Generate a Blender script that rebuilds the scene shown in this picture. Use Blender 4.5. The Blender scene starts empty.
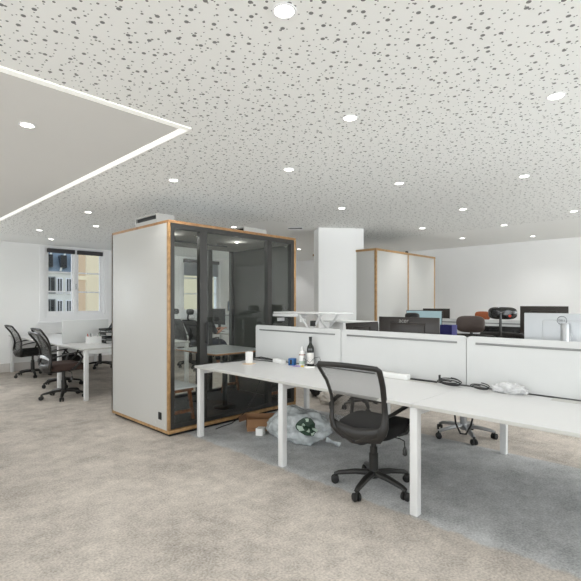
import bpy, bmesh, math, random
from mathutils import Vector, Matrix, noise
random.seed(7)
PI = math.pi
sc = bpy.context.scene
COL = sc.collection

# ------------------------------------------------------------------ materials
def lin(c):
    return tuple(((x/255)/12.92 if x/255 <= .04045 else ((x/255+.055)/1.055)**2.4) for x in c) + (1,)

def nt(name):
    m = bpy.data.materials.new(name); m.use_nodes = True
    return m, m.node_tree, m.node_tree.nodes['Principled BSDF']

def mat(name, rgb, rough=.5, metal=0., var=.04, scale=9., spec=.5, bump=0., bscale=200., emit=None, es=0., coat=0.):
    """procedural material: base colour gently broken by noise, optional fine bump"""
    m, t, p = nt(name)
    c = lin(rgb)
    tc = t.nodes.new('ShaderNodeTexCoord')
    nz = t.nodes.new('ShaderNodeTexNoise'); nz.inputs['Scale'].default_value = scale; nz.inputs['Detail'].default_value = 4
    t.links.new(tc.outputs['Object'], nz.inputs['Vector'])
    mx = t.nodes.new('ShaderNodeMix'); mx.data_type = 'RGBA'
    mx.inputs[6].default_value = tuple(x*(1-var) for x in c[:3]) + (1,)
    mx.inputs[7].default_value = tuple(min(1, x*(1+var)) for x in c[:3]) + (1,)
    t.links.new(nz.outputs[0], mx.inputs[0]); t.links.new(mx.outputs[2], p.inputs['Base Color'])
    p.inputs['Roughness'].default_value = rough; p.inputs['Metallic'].default_value = metal
    p.inputs['Specular IOR Level'].default_value = spec
    p.inputs['Coat Weight'].default_value = coat
    if bump:
        n2 = t.nodes.new('ShaderNodeTexNoise'); n2.inputs['Scale'].default_value = bscale
        t.links.new(tc.outputs['Object'], n2.inputs['Vector'])
        b = t.nodes.new('ShaderNodeBump'); b.inputs['Strength'].default_value = bump; b.inputs['Distance'].default_value = .002
        t.links.new(n2.outputs[0], b.inputs['Height']); t.links.new(b.outputs[0], p.inputs['Normal'])
    if emit:
        p.inputs['Emission Color'].default_value = lin(emit); p.inputs['Emission Strength'].default_value = es
    return m

def wood(name, a, b, scale=(1, 1, 14), rough=.45):
    m, t, p = nt(name)
    tc = t.nodes.new('ShaderNodeTexCoord'); mp = t.nodes.new('ShaderNodeMapping')
    mp.inputs['Scale'].default_value = scale
    nz = t.nodes.new('ShaderNodeTexNoise'); nz.inputs['Scale'].default_value = 6; nz.inputs['Detail'].default_value = 6
    t.links.new(tc.outputs['Object'], mp.inputs[0]); t.links.new(mp.outputs[0], nz.inputs['Vector'])
    r = t.nodes.new('ShaderNodeValToRGB')
    r.color_ramp.elements[0].position = .35; r.color_ramp.elements[0].color = lin(a)
    r.color_ramp.elements[1].position = .65; r.color_ramp.elements[1].color = lin(b)
    t.links.new(nz.outputs[0], r.inputs[0]); t.links.new(r.outputs[0], p.inputs['Base Color'])
    p.inputs['Roughness'].default_value = rough
    return m

def glass(name, tint, refl=.10, base=.03):
    m = bpy.data.materials.new(name); m.use_nodes = True; t = m.node_tree; t.nodes.clear()
    o = t.nodes.new('ShaderNodeOutputMaterial'); mx = t.nodes.new('ShaderNodeMixShader')
    tr = t.nodes.new('ShaderNodeBsdfTransparent'); tr.inputs[0].default_value = tint + (1,)
    gl = t.nodes.new('ShaderNodeBsdfGlossy'); gl.inputs['Roughness'].default_value = .01
    gl.inputs[0].default_value = (1, 1, 1, 1)
    lw = t.nodes.new('ShaderNodeLayerWeight'); lw.inputs[0].default_value = .25
    mr = t.nodes.new('ShaderNodeMapRange'); mr.inputs[3].default_value = base; mr.inputs[4].default_value = refl + base + .4
    t.links.new(lw.outputs['Fresnel'], mr.inputs[0]); t.links.new(mr.outputs[0], mx.inputs[0])
    t.links.new(tr.outputs[0], mx.inputs[1]); t.links.new(gl.outputs[0], mx.inputs[2]); t.links.new(mx.outputs[0], o.inputs[0])
    return m

def math_node(t, op, a, b=None, v=None):
    n = t.nodes.new('ShaderNodeMath'); n.operation = op
    if isinstance(a, (int, float)): n.inputs[0].default_value = a
    else: t.links.new(a, n.inputs[0])
    if b is not None:
        if isinstance(b, (int, float)): n.inputs[1].default_value = b
        else: t.links.new(b, n.inputs[1])
    return n.outputs[0]

def ceiling_material():
    m, t, p = nt('perforated_plasterboard')
    tc = t.nodes.new('ShaderNodeTexCoord'); pos = tc.outputs['Object']
    sep = t.nodes.new('ShaderNodeSeparateXYZ'); t.links.new(pos, sep.inputs[0])
    flat = t.nodes.new('ShaderNodeCombineXYZ'); t.links.new(sep.outputs[0], flat.inputs[0]); t.links.new(sep.outputs[1], flat.inputs[1])
    mask = None
    for cell, rad, rnd, off in ((.112, .0103, .8, 0.), (.076, .0062, .85, 3.3), (.052, .0036, .9, 7.1)):
        ad = t.nodes.new('ShaderNodeVectorMath'); ad.operation = 'ADD'; ad.inputs[1].default_value = (off, off*1.7, 0)
        t.links.new(flat.outputs[0], ad.inputs[0])
        v = t.nodes.new('ShaderNodeTexVoronoi'); v.voronoi_dimensions = '2D'; v.inputs['Scale'].default_value = 1/cell
        v.inputs['Randomness'].default_value = rnd
        t.links.new(ad.outputs[0], v.inputs['Vector'])
        d = math_node(t, 'LESS_THAN', v.outputs['Distance'], rad/cell)
        mask = d if mask is None else math_node(t, 'MAXIMUM', mask, d)
    # plain plasterboard border along the far walls
    mask = math_node(t, 'MULTIPLY', mask, math_node(t, 'LESS_THAN', sep.outputs[0], 7.6))
    mask = math_node(t, 'MULTIPLY', mask, math_node(t, 'LESS_THAN', sep.outputs[1], 9.3))
    inside = math_node(t, 'MULTIPLY', math_node(t, 'LESS_THAN', sep.outputs[0], 4.6), 1.)
    lowy = math_node(t, 'LESS_THAN', sep.outputs[1], 4.9)
    left = math_node(t, 'LESS_THAN', sep.outputs[0], 2.4)
    mask = math_node(t, 'MULTIPLY', mask, math_node(t, 'MAXIMUM', lowy, inside))
    mx = t.nodes.new('ShaderNodeMix'); mx.data_type = 'RGBA'
    mx.inputs[6].default_value = lin((246, 247, 245)); mx.inputs[7].default_value = lin((128, 129, 128))
    t.links.new(mask, mx.inputs[0]); t.links.new(mx.outputs[2], p.inputs['Base Color'])
    b = t.nodes.new('ShaderNodeBump'); b.inputs['Strength'].default_value = .5; b.inputs['Distance'].default_value = .01; b.invert = True
    t.links.new(mask, b.inputs['Height']); t.links.new(b.outputs[0], p.inputs['Normal'])
    p.inputs['Roughness'].default_value = .9
    return m

def carpet_material():
    m, t, p = nt('carpet_tiles')
    tc = t.nodes.new('ShaderNodeTexCoord'); pos = tc.outputs['Object']
    sep = t.nodes.new('ShaderNodeSeparateXYZ'); t.links.new(pos, sep.inputs[0])
    def nz(scale, detail=4, rough=.5):
        n = t.nodes.new('ShaderNodeTexNoise'); n.inputs['Scale'].default_value = scale; n.inputs['Detail'].default_value = detail
        n.inputs['Roughness'].default_value = rough
        t.links.new(pos, n.inputs['Vector']); return n.outputs[0]
    def mixc(f, a, b, blend='MIX'):
        mx = t.nodes.new('ShaderNodeMix'); mx.data_type = 'RGBA'; mx.blend_type = blend
        for i, s in ((0, f), (6, a), (7, b)):
            if isinstance(s, (int, float)): mx.inputs[i].default_value = s
            elif isinstance(s, tuple): mx.inputs[i].default_value = s
            else: t.links.new(s, mx.inputs[i])
        return mx.outputs[2]
    # dark zone laid under the long row of desks, edge running along Y
    wob = math_node(t, 'MULTIPLY', math_node(t, 'SUBTRACT', nz(3.2, 9, .62), .5), .24)
    xx = math_node(t, 'ADD', sep.outputs[0], wob)
    # long edge steps out by a tile past the chair
    stepx = math_node(t, 'SUBTRACT', 2.67, math_node(t, 'MULTIPLY', math_node(t, 'LESS_THAN', sep.outputs[1], 1.22), -.02))
    def smooth(v, a, b):
        mr = t.nodes.new('ShaderNodeMapRange'); mr.interpolation_type = 'SMOOTHSTEP'
        t.links.new(v, mr.inputs[0]); mr.inputs[1].default_value = a; mr.inputs[2].default_value = b
        return mr.outputs[0]
    d0 = smooth(math_node(t, 'SUBTRACT', xx, stepx), -.022, .022)
    d1 = smooth(math_node(t, 'SUBTRACT', 4.45, math_node(t, 'ADD', sep.outputs[0], math_node(t, 'MULTIPLY', wob, .15))), -.01, .02)
    d2 = smooth(math_node(t, 'SUBTRACT', 4.25, sep.outputs[1]), -.02, .03)
    dark = math_node(t, 'MULTIPLY', math_node(t, 'MULTIPLY', d0, d1), d2)
    # 50 cm tiles of slightly different shade
    fl = t.nodes.new('ShaderNodeVectorMath'); fl.operation = 'FLOOR'
    sc_ = t.nodes.new('ShaderNodeVectorMath'); sc_.operation = 'SCALE'; sc_.inputs['Scale'].default_value = 2.
    t.links.new(pos, sc_.inputs[0]); t.links.new(sc_.outputs[0], fl.inputs[0])
    wn = t.nodes.new('ShaderNodeTexWhiteNoise'); wn.noise_dimensions = '2D'; t.links.new(fl.outputs[0], wn.inputs['Vector'])
    tile = math_node(t, 'MULTIPLY', math_node(t, 'SUBTRACT', wn.outputs[0], .5), .10)
    cloud = math_node(t, 'MULTIPLY', math_node(t, 'SUBTRACT', nz(1.6, 6, .6), .5), .95)
    patch = math_node(t, 'MULTIPLY', math_node(t, 'SUBTRACT', nz(6, 9, .8), .5), 1.3)
    fine = math_node(t, 'MULTIPLY', math_node(t, 'SUBTRACT', nz(75, 3), .5), 1.1)
    v = math_node(t, 'ADD', math_node(t, 'ADD', tile, cloud), math_node(t, 'ADD', fine, math_node(t, 'ADD', patch, 1.)))
    base = mixc(dark, lin((186, 178, 169)), lin((184, 185, 185)))
    hsv = t.nodes.new('ShaderNodeHueSaturation'); t.links.new(base, hsv.inputs['Color']); t.links.new(v, hsv.inputs['Value'])
    t.links.new(hsv.outputs[0], p.inputs['Base Color'])
    b = t.nodes.new('ShaderNodeBump'); b.inputs['Strength'].default_value = .5; b.inputs['Distance'].default_value = .004
    t.links.new(nz(260, 2), b.inputs['Height']); t.links.new(b.outputs[0], p.inputs['Normal'])
    p.inputs['Roughness'].default_value = .95; p.inputs['Specular IOR Level'].default_value = .1
    return m

def mesh_fabric(name, rgb, cell=.0105, hole=.30, plane='YZ'):
    """woven mesh with real see-through holes"""
    m = bpy.data.materials.new(name); m.use_nodes = True; t = m.node_tree
    p = t.nodes['Principled BSDF']; o = t.nodes['Material Output']
    p.inputs['Base Color'].default_value = lin(rgb); p.inputs['Roughness'].default_value = .5
    tc = t.nodes.new('ShaderNodeTexCoord')
    sep = t.nodes.new('ShaderNodeSeparateXYZ'); t.links.new(tc.outputs['Object'], sep.inputs[0])
    u = math_node(t, 'MULTIPLY', sep.outputs[1], PI/cell); w = math_node(t, 'MULTIPLY', sep.outputs[2], PI/cell)
    su = math_node(t, 'SINE', math_node(t, 'ADD', u, w)); sw = math_node(t, 'SINE', math_node(t, 'SUBTRACT', u, w))
    pr = math_node(t, 'ABSOLUTE', math_node(t, 'MULTIPLY', su, sw))
    h = math_node(t, 'GREATER_THAN', pr, hole)
    tr = t.nodes.new('ShaderNodeBsdfTransparent'); mx = t.nodes.new('ShaderNodeMixShader')
    t.links.new(h, mx.inputs[0]); t.links.new(p.outputs[0], mx.inputs[1]); t.links.new(tr.outputs[0], mx.inputs[2])
    t.links.new(mx.outputs[0], o.inputs[0])
    return m

def emis(name, rgb, s):
    m, t, p = nt(name)
    p.inputs['Base Color'].default_value = lin(rgb)
    p.inputs['Emission Color'].default_value = lin(rgb); p.inputs['Emission Strength'].default_value = s
    return m

M = dict(
    wall=mat('painted_wall', (244, 244, 243), .85, var=.02, scale=2),
    plain=mat('plain_ceiling_paint', (226, 225, 222), .9, var=.015, scale=1.5),
    ceiling=ceiling_material(), carpet=carpet_material(),
    white_trim=mat('white_gloss_trim', (240, 240, 241), .4, var=.01),
    skirting=mat('skirting_paint', (205, 200, 195), .5, var=.02),
    blind=mat('dark_blind', (62, 60, 62), .7), shade=mat('grey_shade_fabric', (150, 154, 160), .8, bump=.2),
    desk=mat('white_laminate', (210, 210, 209), .35, var=.01), edge=mat('desk_edge', (196, 195, 190), .5, var=.02),
    metal_white=mat('white_powder_coat', (222, 222, 221), .4, var=.01),
    screen=mat('light_fabric_screen', (212, 213, 212), .85, var=.02, bump=.25, bscale=500),
    rail=mat('grey_rail', (138, 139, 138), .4, metal=.6),
    panel=mat('booth_panel_laminate', (190, 189, 185), .45, var=.015, scale=3),
    ply=wood('ply_edge', (150, 116, 76), (178, 142, 96), (3, 3, 3)),
    plydark=wood('ply_roof_edge', (142, 102, 62), (172, 130, 84), (3, 3, 3)),
    frame=mat('anthracite_frame', (46, 45, 42), .45, var=.05),
    felt=mat('grey_felt', (68, 70, 65), .95, var=.08, scale=14, bump=.4),
    felt_roof=mat('pale_grey_felt', (140, 138, 132), .95, var=.05),
    booth_floor=mat('booth_floor_carpet', (66, 64, 66), .55, var=.15, scale=18),
    glass=glass('booth_glass', (.96, .975, .965), -.18, .025), winglass=glass('window_glass', (.97, .98, .98), -.15, .01),
    oak=wood('oiled_bench_wood', (104, 62, 34), (150, 96, 56), (5, 5, 2)),
    tabletop=wood('booth_table_edge', (150, 104, 64), (176, 128, 84)),
    tablewhite=mat('pale_table_top', (226, 228, 230), .25, var=.01),
    blackmetal=mat('black_metal', (30, 31, 31), .4, metal=.3, var=.1),
    plastic=mat('black_plastic', (34, 33, 31), .38, var=.1, scale=30),
    plastic_grey=mat('charcoal_plastic', (35, 33, 31), .4, var=.08, scale=20),
    seat=mat('black_seat_fabric', (17, 17, 17), .9, var=.25, scale=60, bump=.6, bscale=400),
    seatbrown=mat('worn_brown_seat_fabric', (66, 50, 44), .9, var=.2, scale=30, bump=.5),
    mesh=mesh_fabric('black_chair_mesh', (52, 50, 48)),
    meshdense=mesh_fabric('dense_chair_mesh', (58, 60, 60), .0085, .5),
    chrome=mat('satin_aluminium', (170, 172, 174), .3, metal=.9, var=.03),
    rubber=mat('castor_rubber', (22, 21, 20), .55, var=.1),
    headbrown=mat('brown_black_leatherette', (62, 50, 44), .5, var=.15, scale=25),
    gloss=mat('glossy_black_leatherette', (26, 25, 24), .18, var=.1, coat=.4),
    orange=mat('orange_brown_fabric', (150, 82, 48), .8, var=.2, scale=20), red=mat('red_dot', (206, 60, 36), .5),
    acer=mat('dark_brown_monitor_shell', (44, 38, 34), .33, var=.15, scale=6),
    screen_off=mat('black_screen', (18, 18, 20), .15),
    dell=mat('silver_monitor_shell', (196, 199, 202), .35, metal=.15, var=.02), silver=mat('silver_stand', (188, 190, 192), .3, metal=.6),
    print_grey=mat('grey_print', (150, 148, 144), .5), print_dark=mat('dark_print', (96, 100, 104), .5),
    lit=emis('lit_pale_blue_display', (148, 172, 178), .35),
    cardboard=mat('cardboard', (164, 124, 90), .85, var=.07, scale=12), cardin=mat('cardboard_inside', (122, 86, 60), .9, var=.08),
    white=mat('white_plastic', (240, 240, 238), .35, var=.01), paper=mat('white_paper', (244, 243, 240), .7, var=.01),
    beige=mat('beige_cork', (214, 194, 170), .8, var=.05),
    wine=mat('dark_green_bottle', (16, 20, 16), .08, var=.1, coat=.5), label=mat('cream_paper_label', (226, 224, 220), .7, var=.03),
    foil=mat('black_foil', (20, 18, 18), .25), blue=mat('blue_carton', (32, 92, 150), .4, var=.15, scale=60),
    navy=mat('navy_paper', (34, 34, 92), .6, var=.3, scale=70), purple=mat('lilac_plastic', (160, 140, 196), .4),
    yellow=mat('yellow_card', (226, 200, 80), .6), green=mat('dark_green_print', (34, 62, 44), .45, var=.3, scale=40),
    greenpale=mat('pale_green_print', (188, 206, 190), .45, var=.1, scale=40),
    cable=mat('black_cable', (24, 24, 24), .5), 
    skin=mat('skin', (198, 142, 116), .55, var=.06), hair=mat('dark_brown_hair', (40, 30, 26), .7, var=.2, scale=60, bump=.6, bscale=80),
    shirt=mat('black_cotton', (34, 34, 38), .9, var=.15), trousers=mat('dark_blue_denim', (40, 46, 62), .9, var=.15), shoe=mat('white_shoe', (210, 208, 204), .6),
    lens=emis('downlight_lens', (255, 252, 244), 9.), strip_bright=emis('led_diffuser', (252, 252, 246), .62), strip_dim=emis('led_diffuser_dim', (246, 246, 240), .30),
    fac_white=mat('pale_render', (226, 224, 214), .9, var=.04, scale=.5), fac_cream=mat('cream_limestone', (222, 206, 172), .9, var=.05, scale=.6),
    fac_tan=mat('tan_limestone', (196, 170, 138), .9, var=.05, scale=.6),
    slate=mat('blue_slate_roof', (112, 126, 136), .4, var=.3, scale=1.2), dark_glass=mat('dark_window_glass', (40, 44, 50), .15), shutter=mat('grey_shutter', (120, 124, 124), .6),
    asphalt=mat('street_asphalt', (120, 120, 120), .9), art=mat('blue_grey_print', (120, 138, 156), .5, var=.4, scale=9),
)
def plastic_bag(name, rgb, trans):
    m, t, p = nt(name)
    tc = t.nodes.new('ShaderNodeTexCoord'); nz = t.nodes.new('ShaderNodeTexNoise'); nz.inputs['Scale'].default_value = 14; nz.inputs['Detail'].default_value = 6
    t.links.new(tc.outputs['Object'], nz.inputs['Vector'])
    r = t.nodes.new('ShaderNodeValToRGB'); r.color_ramp.elements[0].position = .35; r.color_ramp.elements[0].color = lin(tuple(x*.82 for x in rgb)); r.color_ramp.elements[1].position = .6; r.color_ramp.elements[1].color = lin(rgb)
    t.links.new(nz.outputs[0], r.inputs[0]); t.links.new(r.outputs[0], p.inputs['Base Color'])
    b = t.nodes.new('ShaderNodeBump'); b.inputs['Strength'].default_value = .9; b.inputs['Distance'].default_value = .02
    t.links.new(nz.outputs[0], b.inputs['Height']); t.links.new(b.outputs[0], p.inputs['Normal'])
    p.inputs['Roughness'].default_value = .22; p.inputs['Alpha'].default_value = 1-trans; p.inputs['Coat Weight'].default_value = .4
    return m
M['bag'] = plastic_bag('clear_bin_bag', (214, 220, 221), .12)
M['pouch'] = plastic_bag('clear_pouch', (232, 232, 232), .1)
M['whitebag'] = plastic_bag('white_paper_bag', (222, 214, 202), 0)

# ------------------------------------------------------------------ mesh builder
class MB:
    def __init__(s): s.bm = bmesh.new(); s.mi = 0
    def _tag(s, vs, smooth=False):
        fs = set(f for v in vs for f in v.link_faces)
        for f in fs: f.material_index = s.mi; f.smooth = smooth
    def box(s, lo, hi, bevel=0., seg=2, rot=None, pivot=None):
        lo, hi = Vector(lo), Vector(hi); c = (lo+hi)/2; d = hi-lo
        r = bmesh.ops.create_cube(s.bm, size=1); vs = r['verts']
        for v in vs: v.co = Vector((v.co.x*d.x, v.co.y*d.y, v.co.z*d.z)) + c
        if bevel:
            es = list(set(e for v in vs for e in v.link_edges))
            rr = bmesh.ops.bevel(s.bm, geom=es, offset=bevel, segments=seg, affect='EDGES', profile=.5)
            vs = list(set(rr['verts']) | set(v for v in vs if v.is_valid))
        if rot is not None:
            pv = Vector(pivot) if pivot is not None else c
            for v in vs: v.co = pv + rot @ (v.co-pv)
        s._tag(vs, bool(bevel)); return s
    def rings(s, rings, cap=True, closed=False, smooth=True):
        vr = [[s.bm.verts.new(p) for p in r] for r in rings]
        n = len(vr[0]); m = len(vr)
        for i in range(m if closed else m-1):
            a, b = vr[i], vr[(i+1) % m]
            for j in range(n):
                f = s.bm.faces.new((a[j], a[(j+1) % n], b[(j+1) % n], b[j])); f.material_index = s.mi; f.smooth = smooth
        if cap and not closed:
            for r in (vr[0][::-1], vr[-1]):
                f = s.bm.faces.new(r); f.material_index = s.mi
        return s
    def tube(s, pts, r, seg=8, closed=False, flat=1., up=None):
        """swept section; r number or list; flat squeezes the section along its second axis"""
        pts = [Vector(p) for p in pts]; n = len(pts); rs = r if isinstance(r, (list, tuple)) else [r]*n
        out = []; prev = None
        for i, p in enumerate(pts):
            a = pts[(i-1) % n] if (closed or i > 0) else p; b = pts[(i+1) % n] if (closed or i < n-1) else p
            t = (b-a).normalized()
            if up is not None:
                u = (Vector(up) - t*t.dot(Vector(up))).normalized()
            elif prev is None:
                u = t.orthogonal().normalized()
            else:
                u = (prev - t*t.dot(prev)).normalized()
            prev = u; w = t.cross(u)
            out.append([p + (u*math.cos(2*PI*k/seg)*flat + w*math.sin(2*PI*k/seg))*rs[i] for k in range(seg)])
        return s.rings(out, closed=closed)
    def lathe(s, prof, seg=20, at=(0, 0, 0), axis='Z'):
        at = Vector(at); out = []
        for r, z in prof:
            ring = []
            for k in range(seg):
                a = 2*PI*k/seg; q = Vector((r*math.cos(a), r*math.sin(a), z))
                if axis == 'X': q = Vector((q.z, q.x, q.y))
                if axis == 'Y': q = Vector((q.y, q.z, q.x))
                ring.append(at+q)
            out.append(ring)
        return s.rings(out)
    def cyl(s, a, b, r, r2=None, seg=16):
        return s.tube([a, b], [r, r if r2 is None else r2], seg)
    def prism(s, outline, z0, z1, f=lambda u, v, w: Vector((u, v, w)), smooth=False):
        a = [f(u, v, z0) for u, v in outline]; b = [f(u, v, z1) for u, v in outline]
        return s.rings([a, b], smooth=smooth)
    def grid(s, fn, nu, nv, closed_u=False):
        vv = [[s.bm.verts.new(fn(i/nu, j/nv)) for j in range(nv+1)] for i in range(nu if closed_u else nu+1)]
        n = len(vv)
        for i in range(nu):
            for j in range(nv):
                f = s.bm.faces.new((vv[i][j], vv[(i+1) % n][j], vv[(i+1) % n][j+1], vv[i][j+1])); f.smooth = True; f.material_index = s.mi
        return s
    def build(s, name, mats, parent=None, recalc=True, sharp=40):
        if recalc: bmesh.ops.recalc_face_normals(s.bm, faces=s.bm.faces[:])
        me = bpy.data.meshes.new(name); s.bm.to_mesh(me); s.bm.free()
        if sharp: me.set_sharp_from_angle(angle=math.radians(sharp))
        for m in (mats if isinstance(mats, (list, tuple)) else [mats]): me.materials.append(M[m] if isinstance(m, str) else m)
        o = bpy.data.objects.new(name, me); COL.objects.link(o)
        if parent is not None: o.parent = parent
        return o

def tag(o, label, cat, group=None):
    o['label'] = label; o['category'] = cat
    if group: o['group'] = group
    return o
def thing(name, label, cat, loc=(0, 0, 0), rz=0., group=None):
    o = bpy.data.objects.new(name, None); COL.objects.link(o); o.empty_display_size = .1
    o.location = loc; o.rotation_euler = (0, 0, rz)
    return tag(o, label, cat, group)
def struct(o): o['kind'] = 'structure'; return o
def copy_tree(o, parent=None):
    c = o.copy(); COL.objects.link(c)
    if parent is not None: c.parent = parent
    for ch in list(o.children): copy_tree(ch, c)
    return c
def again(src, label, loc, rz=0., group=None):
    c = copy_tree(src); c.location = loc; c.rotation_euler = (0, 0, rz); c['label'] = label
    if group: c['group'] = group
    return c
def text(name, body, size, matname, parent, mw, depth=.0006):
    cu = bpy.data.curves.new(name+'_curve', 'FONT'); cu.body = body; cu.size = size; cu.extrude = depth
    cu.align_x = 'CENTER'; cu.align_y = 'CENTER'
    tmp = bpy.data.objects.new('tmp', cu); COL.objects.link(tmp)
    dg = bpy.context.evaluated_depsgraph_get()
    me = bpy.data.meshes.new_from_object(tmp.evaluated_get(dg)); bpy.data.objects.remove(tmp)
    me.materials.clear(); me.materials.append(M[matname]); me.transform(mw)
    o = bpy.data.objects.new(name, me); COL.objects.link(o); o.parent = parent
    return o
# lettering that reads from the -X side: text x -> -Y, text y -> +Z
def faceX(x, y, z): return Matrix.Translation((x, y, z)) @ Matrix(((0, 0, -1, 0), (-1, 0, 0, 0), (0, 1, 0, 0), (0, 0, 0, 1)))

# ------------------------------------------------------------------ room shell
CZ = 2.65; XR = 9.85; YW = 10.45; XL = -3.6; YB = -4.2
struct(MB().box((XL-.3, YB-.3, -.12), (XR+.3, YW+.3, 0)).build('floor', 'carpet'))
struct(MB().box((XL-.3, YB-.3, CZ), (XR+.3, YW+.3, CZ+.15)).build('ceiling', 'ceiling'))
struct(MB().box((-1.9, 2.76, CZ-.006), (1.71, 9.0, CZ)).build('ceiling', 'plain'))
struct(MB().box((XR, YB, 0), (XR+.25, YW+.3, CZ)).build('wall_right', 'wall'))
def wall_y(name, y0, y1, opens):
    b = MB(); x = XL-.25
    for (a, c, z0, z1) in opens:
        b.box((x, y0, 0), (a, y1, CZ)); b.box((a, y0, 0), (c, y1, z0)); b.box((a, y0, z1), (c, y1, CZ)); x = c
    b.box((x, y0, 0), (XR+.25, y1, CZ)); return struct(b.build(name, 'wall'))
WZ0, WZ1 = 1.12, 2.60
W1 = (3.17, 4.47); W2 = (6.55, 7.82); W0 = (-.4, .9)
wall_y('wall_window_side', YW, YW+.3, [(W0[0], W0[1], WZ0, WZ1), (W1[0], W1[1], WZ0, WZ1), (W2[0], W2[1], WZ0, WZ1)])
BFILL = [(-2.6, -.6, .9, 2.45), (.6, 2.6, .9, 2.45), (3.1, 4.9, .9, 2.45), (5.3, 7.2, .9, 2.45)]  # openings made up in the unseen back wall to hold fill lamps
wall_y('wall_back', YB-.25, YB, BFILL)
b = MB(); y = YB
LFILL = [(-3.2, -1.2), (0., 2.), (3.2, 5.2), (6.4, 8.4)]  # made-up openings on the unseen left side, one fill lamp each
for (a, c) in LFILL:
    b.box((XL-.25, y, 0), (XL, a, CZ)); b.box((XL-.25, a, 0), (XL, c, .9)); b.box((XL-.25, a, 2.45), (XL, c, CZ)); y = c
b.box((XL-.25, y, 0), (XL, YW, CZ)); struct(b.build('wall_left', 'wall'))
# skirting
for n, lo, hi in (('baseboard_window_side', (XL, YW-.018, 0), (XR, YW, .17)), ('baseboard_right', (XR-.018, YB, 0), (XR, YW-.018, .17)),
                  ('baseboard_left', (XL, YB, 0), (XL+.018, YW-.018, .17)), ('baseboard_back', (XL+.018, YB, 0), (XR-.018, YB+.018, .17))):
    struct(MB().box(lo, hi, .004).build(n, 'skirting'))

def window(idx, x0, x1, shade=0.):
    """casement pair: jambs, two sashes of three panes, sill, dark roller-blind cassettes"""
    root = MB()
    t = .055
    yy0, yy1 = YW+.02, YW+.12
    root.box((x0, yy0, WZ0), (x0+t, yy1, WZ1)); root.box((x1-t, yy0, WZ0), (x1, yy1, WZ1))
    root.box((x0+t, yy0, WZ0), (x1-t, yy1, WZ0+t)); root.box((x0+t, yy0, WZ1-t), (x1-t, yy1, WZ1))
    # architrave on the wall face
    a = .09
    root.box((x0-a, YW-.02, WZ0-.12), (x0, YW, WZ1+.02)); root.box((x1, YW-.02, WZ0-.12), (x1+a, YW, WZ1+.02))
    root.box((x0, YW-.02, WZ1), (x1, YW, WZ1+.02)); root.box((x0, YW-.02, WZ0-.12), (x1, YW, WZ0))
    w = struct(root.build('window_%d' % idx, 'white_trim'))
    mid = (x0+x1)/2
    for s0, s1 in ((x0+t, mid-.03), (mid+.03, x1-t)):
        f = MB(); q = .042
        f.box((s0, yy0+.02, WZ0+t), (s0+q, yy0+.07, WZ1-t)); f.box((s1-q, yy0+.02, WZ0+t), (s1, yy0+.07, WZ1-t))
        f.box((s0+q, yy0+.02, WZ0+t), (s1-q, yy0+.07, WZ0+t+q)); f.box((s0+q, yy0+.02, WZ1-t-q), (s1-q, yy0+.07, WZ1-t))
        h = (WZ1-WZ0-2*t-2*q)/3
        for k in (1, 2):
            z = WZ0+t+q+k*h; f.box((s0+q, yy0+.03, z-.016), (s1-q, yy0+.06, z+.016))
        so = f.build('sash', 'white_trim', w)
        MB().box((s0+q, yy0+.042, WZ0+t+q), (s1-q, yy0+.047, WZ1-t-q)).build('pane', 'winglass', w)
        bl = MB().box((s0, YW-.05, WZ1-.11), (s1, YW+.015, WZ1-.02), .008).build('roller_blind', 'blind', w)
        if shade: MB().box((s0+.02, YW+.001, WZ1-.10-shade), (s1-.02, YW+.004, WZ1-.10)).build('shade', 'shade', bl)
    MB().box((mid-.03, yy0-.01, WZ0+t), (mid+.03, yy1-.02, WZ1-t)).build('mullion', 'white_trim', w)
    MB().box((mid-.008, YW-.03, 1.70), (mid+.008, YW+.01, 1.82), .004).build('handle', 'chrome', w)
    MB().box((x0-a-.03, YW-.07, WZ0-.15), (x1+a+.03, YW, WZ0-.12), .006).build('sill', 'white_trim', w)
    return w
window(1, *W1); window(2, *W2, shade=.36); window(3, *W0)

# LED strip framing the plain ceiling panel
led = thing('led_strip', 'white linear LED strip framing the plain panel in the ceiling, upper left', 'ceiling light', (1.77, 2.70, CZ))
MB().box((-.055, .055, -.0085), (0, 6.3, -.001)).build('diffuser', 'strip_bright', led)
MB().box((-3.67, 0, -.0085), (0, .052, -.001)).build('diffuser', 'strip_dim', led)

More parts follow.
